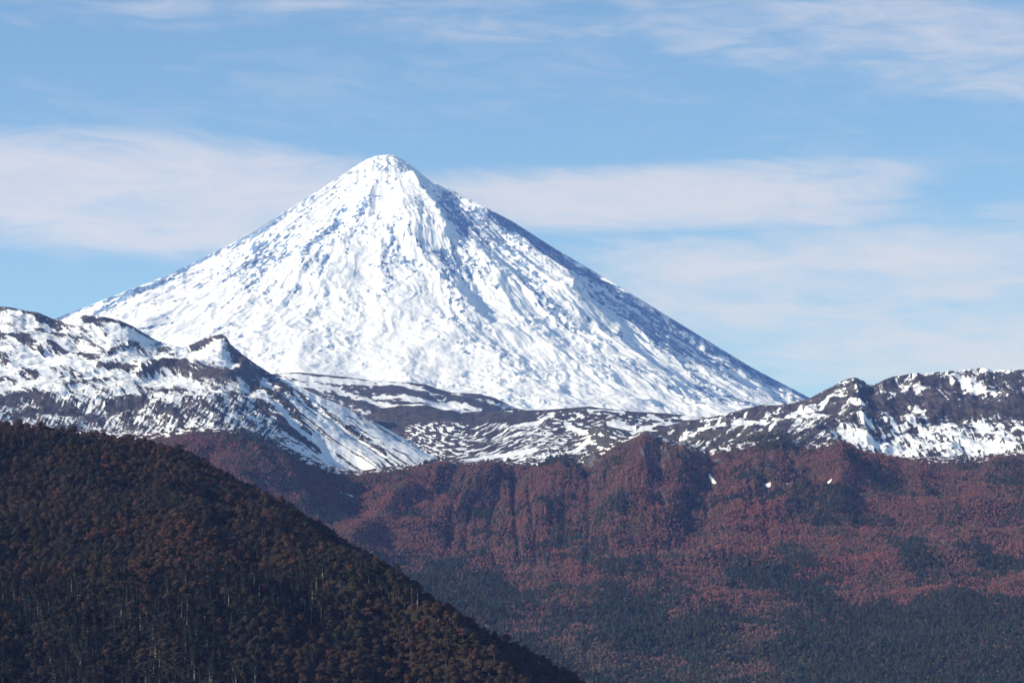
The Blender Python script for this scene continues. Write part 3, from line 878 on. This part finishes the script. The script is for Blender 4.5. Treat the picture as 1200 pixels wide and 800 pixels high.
def araucaria_parts(seed, leaves, size, mat, sides=6, low=0.62, wood=None, thick=0.46):
    """monkey puzzle: tall bare pale trunk, flat umbrella of drooping whorled branches; about 20 m tall"""
    r = np.random.default_rng(seed)
    H = r.uniform(12.5, 15.5)
    V, F, TV, TF = [], [], [], []
    lean = r.normal(0, 0.25, 2)
    tube(TV, TF, (0, 0, -2), (lean[0] * 0.5, lean[1] * 0.5, H * 0.5), thick, thick * 0.85, sides)
    tube(TV, TF, (lean[0] * 0.5, lean[1] * 0.5, H * 0.5), (lean[0], lean[1], H * 0.97), thick * 0.85, 0.14, sides)
    tiers = r.integers(4, 6)
    per = max(3, int(leaves / (tiers * 9)))
    for k in range(tiers):
        t = k / (tiers - 1)
        z = H * (low + (0.99 - low) * t)
        L = (4.3 * (1 - t) ** 0.7 + 0.9) * r.uniform(0.85, 1.1)
        nb = r.integers(8, 11)
        a0 = r.uniform(0, 6.28)
        for b in range(nb):
            a = a0 + 2 * math.pi * b / nb + r.normal(0, 0.2)
            Lb = L * r.uniform(0.7, 1.1)
            ca, sa = math.cos(a), math.sin(a)
            for j in range(per):
                s = (j + r.uniform(0.2, 1.0)) / per
                s = 0.25 + 0.8 * s
                zz = z - 0.9 * s * s * (1 - 0.5 * t) + r.normal(0, 0.22) + 0.35 * math.sin(s * 3.1)
                sd = r.normal(0, 0.34) * (0.5 + s)
                p = np.array((lean[0] + ca * Lb * s - sa * sd, lean[1] + sa * Lb * s + ca * sd, zz))
                leaf_clump(V, F, p, (ca * 0.5, sa * 0.5, 1.0), size, r)
    return raw_mesh('crown', V, F, mat), raw_mesh('trunk', TV, TF, wood or M_PALE)


BEECH = [beech_parts(100 + i, 760, 0.52, M_LEAF) for i in range(7)]
M_GREY = bark('grey_bark', (0.05, 0.045, 0.040, 1), (0.09, 0.082, 0.072, 1))
PUZZLE = [araucaria_parts(200 + i, 480, 0.6, M_LEAF, 6, 0.52 if i < 3 else 0.40, M_PALE if i < 3 else M_GREY if i < 4 else M_BARK) for i in range(6)]


def joined(crown, trunk, name):
    V = [v.co.copy() for v in crown.vertices]
    n = len(V)
    V += [v.co.copy() for v in trunk.vertices]
    F = [tuple(p.vertices) for p in crown.polygons] + [tuple(i + n for i in p.vertices) for p in trunk.polygons]
    me = bpy.data.meshes.new(name)
    me.from_pydata(V, [], F)
    me.materials.append(crown.materials[0])
    me.materials.append(trunk.materials[0])
    mi = np.zeros(len(F), dtype=np.int32)
    mi[len(crown.polygons):] = 1
    me.polygons.foreach_set('material_index', mi)
    return me


# ------------------------------------------------------------------ scattering on a fan
def scatter(f, n, brange):
    """n random points spread evenly over the ground of a fan; returns X, Y, Z, PX, PY, row, col"""
    r0 = np.argmax(f.B[:, 0] >= brange[0])
    r1 = len(f.B) - 1 - np.argmax(f.B[::-1, 0] <= brange[1])
    Y = f.Y[r0:r1 + 1]
    X = f.X[r0:r1 + 1]
    area = np.abs((Y[1:, :-1] - Y[:-1, :-1]) * (X[:-1, 1:] - X[:-1, :-1]))
    p = area.ravel() / area.sum()
    cells = rng.choice(len(p), n, p=p)
    i, j = np.divmod(cells, area.shape[1])
    a, b = rng.random(n), rng.random(n)
    i = i + r0

    def bl(q):
        return (q[i, j] * (1 - a) * (1 - b) + q[i + 1, j] * a * (1 - b) + q[i, j + 1] * (1 - a) * b + q[i + 1, j + 1] * a * b)
    return bl, i, j


def thin_out(x, y, d):
    """drop points closer than about d to an earlier one (grid hash)"""
    cell = {}
    keep = np.zeros(len(x), bool)
    gx, gy = np.floor(x / d).astype(int), np.floor(y / d).astype(int)
    for k in range(len(x)):
        a, b = gx[k], gy[k]
        ok = True
        for u in (-1, 0, 1):
            for v in (-1, 0, 1):
                for q in cell.get((a + u, b + v), ()):
                    if (x[q] - x[k]) ** 2 + (y[q] - y[k]) ** 2 < d * d:
                        ok = False
                        break
                if not ok:
                    break
            if not ok:
                break
        if ok:
            keep[k] = True
            cell.setdefault((a, b), []).append(k)
    return keep


def instance_cloud(name, P, rotz, scl, pick, tint, protos, label, cat):
    """one object of many trees: points carrying size, turn, kind and tint, with a tree set on each"""
    me = bpy.data.meshes.new(name)
    me.vertices.add(len(P))
    me.vertices.foreach_set('co', P.astype(np.float32).ravel())
    for k, v in (('size', scl), ('turn', rotz), ('tint', tint)):
        a = me.attributes.new(k, 'FLOAT', 'POINT')
        a.data.foreach_set('value', v.astype(np.float32))
    a = me.attributes.new('pick', 'INT', 'POINT')
    a.data.foreach_set('value', pick.astype(np.int32))
    pc = bpy.data.collections.new(name + '_kinds')
    for k, pm in enumerate(protos):
        po = bpy.data.objects.new('%s_kind_%02d' % (name, k), pm)
        pc.objects.link(po)
    ob = bpy.data.objects.new(name, me)
    COL.objects.link(ob)
    ng = bpy.data.node_groups.new(name + '_nodes', 'GeometryNodeTree')
    ng.interface.new_socket('Geometry', in_out='INPUT', socket_type='NodeSocketGeometry')
    ng.interface.new_socket('Geometry', in_out='OUTPUT', socket_type='NodeSocketGeometry')
    g = NT(ng)
    gi, go = g.n('NodeGroupInput'), g.n('NodeGroupOutput')
    ci = g.n('GeometryNodeCollectionInfo')
    ci.inputs['Collection'].default_value = pc
    ci.inputs['Separate Children'].default_value = True
    ci.inputs['Reset Children'].default_value = True

    def attr(nm, ty):
        nd = g.n('GeometryNodeInputNamedAttribute', data_type=ty)
        nd.inputs[0].default_value = nm
        return nd.outputs[0]
    ip = g.n('GeometryNodeInstanceOnPoints')
    ng.links.new(gi.outputs[0], ip.inputs['Points'])
    ng.links.new(ci.outputs[0], ip.inputs['Instance'])
    ip.inputs['Pick Instance'].default_value = True
    ng.links.new(attr('pick', 'INT'), ip.inputs['Instance Index'])
    cx = g.n('ShaderNodeCombineXYZ')
    ng.links.new(attr('turn', 'FLOAT'), cx.inputs[2])
    ng.links.new(cx.outputs[0], ip.inputs['Rotation'])
    sx = g.n('ShaderNodeCombineXYZ')
    sz = attr('size', 'FLOAT')
    for s in sx.inputs:
        ng.links.new(sz, s)
    ng.links.new(sx.outputs[0], ip.inputs['Scale'])
    ng.links.new(ip.outputs[0], go.inputs[0])
    md = ob.modifiers.new('trees', 'NODES')
    md.node_group = ng
    ob['kind'] = 'stuff'
    ob['label'] = label
    ob['category'] = cat
    return ob


# ------------------------------------------------------------------ far forest on the red slopes
def hill_hides(X, Y, Z):
    """true where the near hill stands well in front of a point"""
    px = 600 + X / (S * Y)
    py = 700 - Z / (S * Y)
    cr = np.interp(px, HILL.px, HILL_TOP)
    return py > cr + 150


HILL_TOP = (H0 - HILL.Z / (S * HILL.Y)).min(0)


def far_forest():
    f = SLOPE
    n = 850000
    bl, i, j = scatter(f, n, (0.72, 3.03))
    X, Y, Z, PX, PY = bl(f.X), bl(f.Y), bl(f.Z), bl(f.PX + 0 * f.Y), bl(f.PY)
    ok = (PX > -130) & (PX < 1420) & (PY < 860) & ~hill_hides(X, Y, Z)
    ok &= strokes(PX, PY - 3.5, [(q[0] + 4.5,) + tuple(q[1:]) for q in SNOW_PATCH]) < 0.4
    crag = bl(f.crag)
    ok &= (crag < 0.42) | (rng.random(n) < 0.30)
    ntop = np.clip((PY - interp(PX, TREELINE)) / 20, 0, 1)
    X, Y, Z, PX, PY, crag, ntop = (q[ok] for q in (X, Y, Z, PX, PY, crag, ntop))
    # where the dark monkey puzzles stand among the red beeches
    nz = fbm(X / 260, Y / 420, 4, 191)
    nz2 = fbm(X / 90, Y / 130, 3, 192)
    dark = -0.68 + 0.96 * sstep(PY, 600, 735) + 1.35 * nz + 0.65 * nz2
    dark += 0.45 * np.exp(-((PX - 980) / 150) ** 2 - ((PY - 640) / 26) ** 2) + 0.5 * np.exp(-((PX - 560) / 40) ** 2 - ((PY - 705) / 22) ** 2)
    dark += 0.40 * sstep(PY, 712, 750) * sstep(PX, 760, 960)
    dark -= 0.9 * strokes(PX, PY, [(7, (935, 678), (975, 666), (1030, 664), (1045, 667)), (9, (1055, 706), (1110, 696), (1200, 690), (1290, 690)), (7, (930, 692), (970, 698), (1010, 703)), (10, (680, 672), (600, 680)), (10, (1090, 640), (1110, 652)), (8, (1190, 625), (1160, 630))])
    isA = dark + 0.35 * rng.normal(0, 1, len(X)) > 0.12
    keep = thin_out(X, Y, 4.3) & (rng.random(len(X)) < 0.4 + 0.6 * ntop)
    X, Y, Z, PX, PY, isA, ntop, dark = (q[keep] for q in (X, Y, Z, PX, PY, isA, ntop, dark))
    n = len(X)
    tone = fbm(X / 150, Y / 200, 4, 193)
    red = 0.72 + 0.22 * tone + rng.normal(0, 0.065, n)
    red += 0.22 * strokes(PX, PY, [(8, (935, 678), (975, 666), (1040, 665)), (10, (1055, 706), (1110, 696), (1200, 690)), (16, (1000, 555), (960, 585), (870, 612)), (12, (680, 668), (760, 640)), (20, (500, 590), (440, 620))])
    red -= 0.30 * sstep(PY, 720, 785)
    red -= 0.25 * sstep(fbm(X / 60, Y / 80, 3, 194), 0.25, 0.6)
    red -= 0.18 * np.clip(1 - ntop, 0, 1)
    red = np.where(rng.random(n) < 0.07, red - 0.28, red)
    tint = np.where(isA, np.clip(0.10 + rng.normal(0, 0.10, n), 0, 0.36), np.clip(red, 0.22, 1.0))
    scl = np.where(isA, 0.50 + 0.85 * rng.beta(1.6, 2.8, n), (0.32 + 0.62 * rng.beta(1.6, 2.6, n)) * (0.4 + 0.6 * ntop))
    nb, na = 7, 5
    pick = np.where(isA & (rng.random(n) < 0.7 - 0.35 * sstep(PY, 715, 760)), nb + rng.integers(0, na, n), rng.integers(0, nb, n))
    protos = []
    for k in range(nb):
        protos.append(joined(*beech_parts(300 + k, 230, 1.05, M_FAR, 4), 'far_beech'))
    for k in range(na):
        protos.append(joined(*araucaria_parts(400 + k, 200, 1.05, M_FAR, 4, 0.42, M_PALE if k == 0 else M_BARK, 0.36), 'far_puzzle'))
    instance_cloud('forest', np.stack([X, Y, Z - 0.5], -1), rng.uniform(0, 6.28, n), scl, pick, tint, protos,
                   'red beech forest with dark monkey puzzle patches on the far hills', 'forest')
    print('far trees', n)


far_forest()


# ------------------------------------------------------------------ trees of the near hill
def near_trees():
    f = HILL
    n = 170000
    bl, i, j = scatter(f, n, (0.5, 2.04))
    X, Y, Z, PX, PY, B = bl(f.X), bl(f.Y), bl(f.Z), bl(f.PX + 0 * f.Y), bl(f.PY), bl(f.B + 0 * f.Y)
    ok = (PX > -130) & (PX < 860) & (PY < 870)
    X, Y, Z, PX, PY, B = (q[ok] for q in (X, Y, Z, PX, PY, B))
    nz = fbm(X / 60, Y / 90, 3, 201)
    depth = PY - interp(PX, [(-300, 470), (0, 493), (200, 522), (300, 575), (400, 632), (500, 694), (600, 754), (700, 812), (900, 930)])
    pa = -0.45 + 0.85 * sstep(PY, 600, 730) * (1 - sstep(PX, 300, 460)) + 0.55 * nz
    pa += 0.6 * np.exp(-((PX - 480) / 55) ** 2 - ((PY - 725) / 42) ** 2) - 0.5 * (1 - sstep(depth, 15, 60))
    isA = pa + rng.normal(0, 0.3, len(X)) > 0.47
    keep = thin_out(X, Y, 5.3)
    X, Y, Z, PX, PY, B, isA, depth = (q[keep] for q in (X, Y, Z, PX, PY, B, isA, depth))
    n = len(X)
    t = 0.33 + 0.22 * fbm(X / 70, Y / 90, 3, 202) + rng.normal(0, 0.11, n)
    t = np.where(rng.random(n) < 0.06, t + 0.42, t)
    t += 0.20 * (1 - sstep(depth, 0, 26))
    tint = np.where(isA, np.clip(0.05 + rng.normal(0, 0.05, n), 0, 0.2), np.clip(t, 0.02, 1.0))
    scl = np.where(isA, rng.uniform(0.72, 1.05, n), rng.uniform(0.7, 1.2, n) * np.where(depth < 8, rng.uniform(0.45, 1.1, n), 1.0))
    rot = rng.uniform(0, 6.28, n)
    pick = np.where(isA, 7 + rng.integers(0, 6, n), rng.integers(0, 7, n))
    # how much of each tree shows: paint the crowns far to near
    W_, H_ = 1024, 683
    ids = np.full((H_, W_), -1, np.int32)
    order = np.argsort(-Y)
    q = W_ / 1200.0
    yy, xx = np.mgrid[0:H_, 0:W_]
    for k in order:
        s = S * Y[k] / q
        cz = (14.5 if isA[k] else 7.6) * scl[k]
        cx_, cy_ = (PX[k]) * q, (H0 - (Z[k] + cz) / (S * Y[k])) * q
        rx, ry = (3.9 if isA[k] else 4.1) * scl[k] / s, (3.0 if isA[k] else 3.3) * scl[k] / s
        x0, x1, y0, y1 = int(max(0, cx_ - rx)), int(min(W_, cx_ + rx + 2)), int(max(0, cy_ - ry)), int(min(H_, cy_ + ry + 2))
        if x1 <= x0 or y1 <= y0:
            continue
        sub = ((xx[y0:y1, x0:x1] - cx_) / rx) ** 2 + ((yy[y0:y1, x0:x1] - cy_) / ry) ** 2 < 1
        ids[y0:y1, x0:x1][sub] = k
    vis = np.bincount(ids[ids >= 0], minlength=n)
    single = np.zeros(n, bool)
    for kind in (False, True):
        cand = np.where((isA == kind) & (vis > 8))[0]
        best = cand[np.argsort(-vis[cand])][:300]
        single[best] = True
    rest = ~single & ((vis > 0) | (rng.random(n) < 1.0))
    P = np.stack([X, Y, Z - 0.3], -1)
    protos = [joined(c, t_, 'near_beech') for c, t_ in BEECH] + [joined(c, t_, 'near_puzzle') for c, t_ in PUZZLE]
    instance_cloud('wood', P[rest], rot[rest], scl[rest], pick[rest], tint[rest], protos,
                   'dark mixed wood of small crowns filling the near hill', 'wood')
    # words for each single tree
    def hue(k):
        if isA[k]:
            return ('pale trunked' if pick[k] - 7 < 3 else 'grey trunked' if pick[k] - 7 < 4 else 'dark trunked') + ' monkey puzzle'
        v = tint[k]
        return ('rust red beech' if v > 0.66 else 'orange brown beech' if v > 0.47 else 'olive brown beech' if v > 0.30 else 'dark green beech' if v > 0.15 else 'blackish green beech')

    def size(k):
        return 'large' if vis[k] > 75 else 'middling' if vis[k] > 45 else 'small'

    def row(k):
        d = depth[k] + (0 if not isA[k] else 0)
        py = PY[k] - (10 * q)
        if d < 10:
            return 'on the dark skyline'
        if d < 40:
            return 'just under the skyline'
        for lim, w_ in ((575, 'high on the hill'), (615, 'on the upper hillside'), (655, 'halfway down the hill'), (695, 'on the lower hillside'),
                        (735, 'low on the hill'), (770, 'near the hill foot')):
            if py < lim:
                return w_
        return 'along the bottom edge'

    def colm(k):
        for lim, w_ in ((60, 'at the far left'), (130, 'under the hump'), (205, 'left of the peak'), (280, 'under the peak'), (350, 'right of the peak'),
                        (430, 'under the summit'), (520, 'right of the summit')):
            if PX[k] < lim:
                return w_
        return 'at the right end'
    ordinal = ['first', 'second', 'third', 'fourth', 'fifth', 'sixth', 'seventh', 'eighth', 'ninth', 'tenth', 'eleventh', 'twelfth']
    cells = {}
    for k in np.where(single)[0]:
        cells.setdefault((size(k), hue(k), row(k), colm(k)), []).append(k)
    labels = {}
    for (sz, hu, ro, co), ks in cells.items():
        ks = sorted(ks, key=lambda k: PX[k])
        for o_, k in enumerate(ks):
            s_ = '%s %s %s, %s' % (sz, hu, ro, co)
            if len(ks) > 1:
                s_ = '%s %s %s %s, %s' % (sz, hu, ro, co.replace('at the far', 'far').replace('at the right', 'right'), (ordinal[o_] if o_ < 12 else 'last') + ' from left')
            labels[k] = s_
    for k in np.where(single)[0]:
        a = bool(isA[k])
        crown, trunk = (PUZZLE[pick[k] - 7] if a else BEECH[pick[k]])
        e = bpy.data.objects.new('monkey_puzzle_tree' if a else 'beech_tree', None)
        COL.objects.link(e)
        e.location = P[k]
        e.rotation_euler = (0, 0, rot[k])
        e.scale = (scl[k],) * 3
        e.empty_display_size = 2.0
        e['label'] = labels[k]
        e['category'] = 'tree'
        e['group'] = 'monkey puzzle trees on the near hill' if a else 'beech trees on the near hill'
        for nm, me in (('crown', crown), ('trunk', trunk)):
            c = bpy.data.objects.new(nm, me)
            COL.objects.link(c)
            c.parent = e
            if nm == 'crown':
                c['tint'] = float(tint[k])
    print('near trees', n, 'single', int(single.sum()), 'of', int((vis > 8).sum()), 'labels', len(set(labels.values())), 'puzzles', int(isA.sum()))


near_trees()
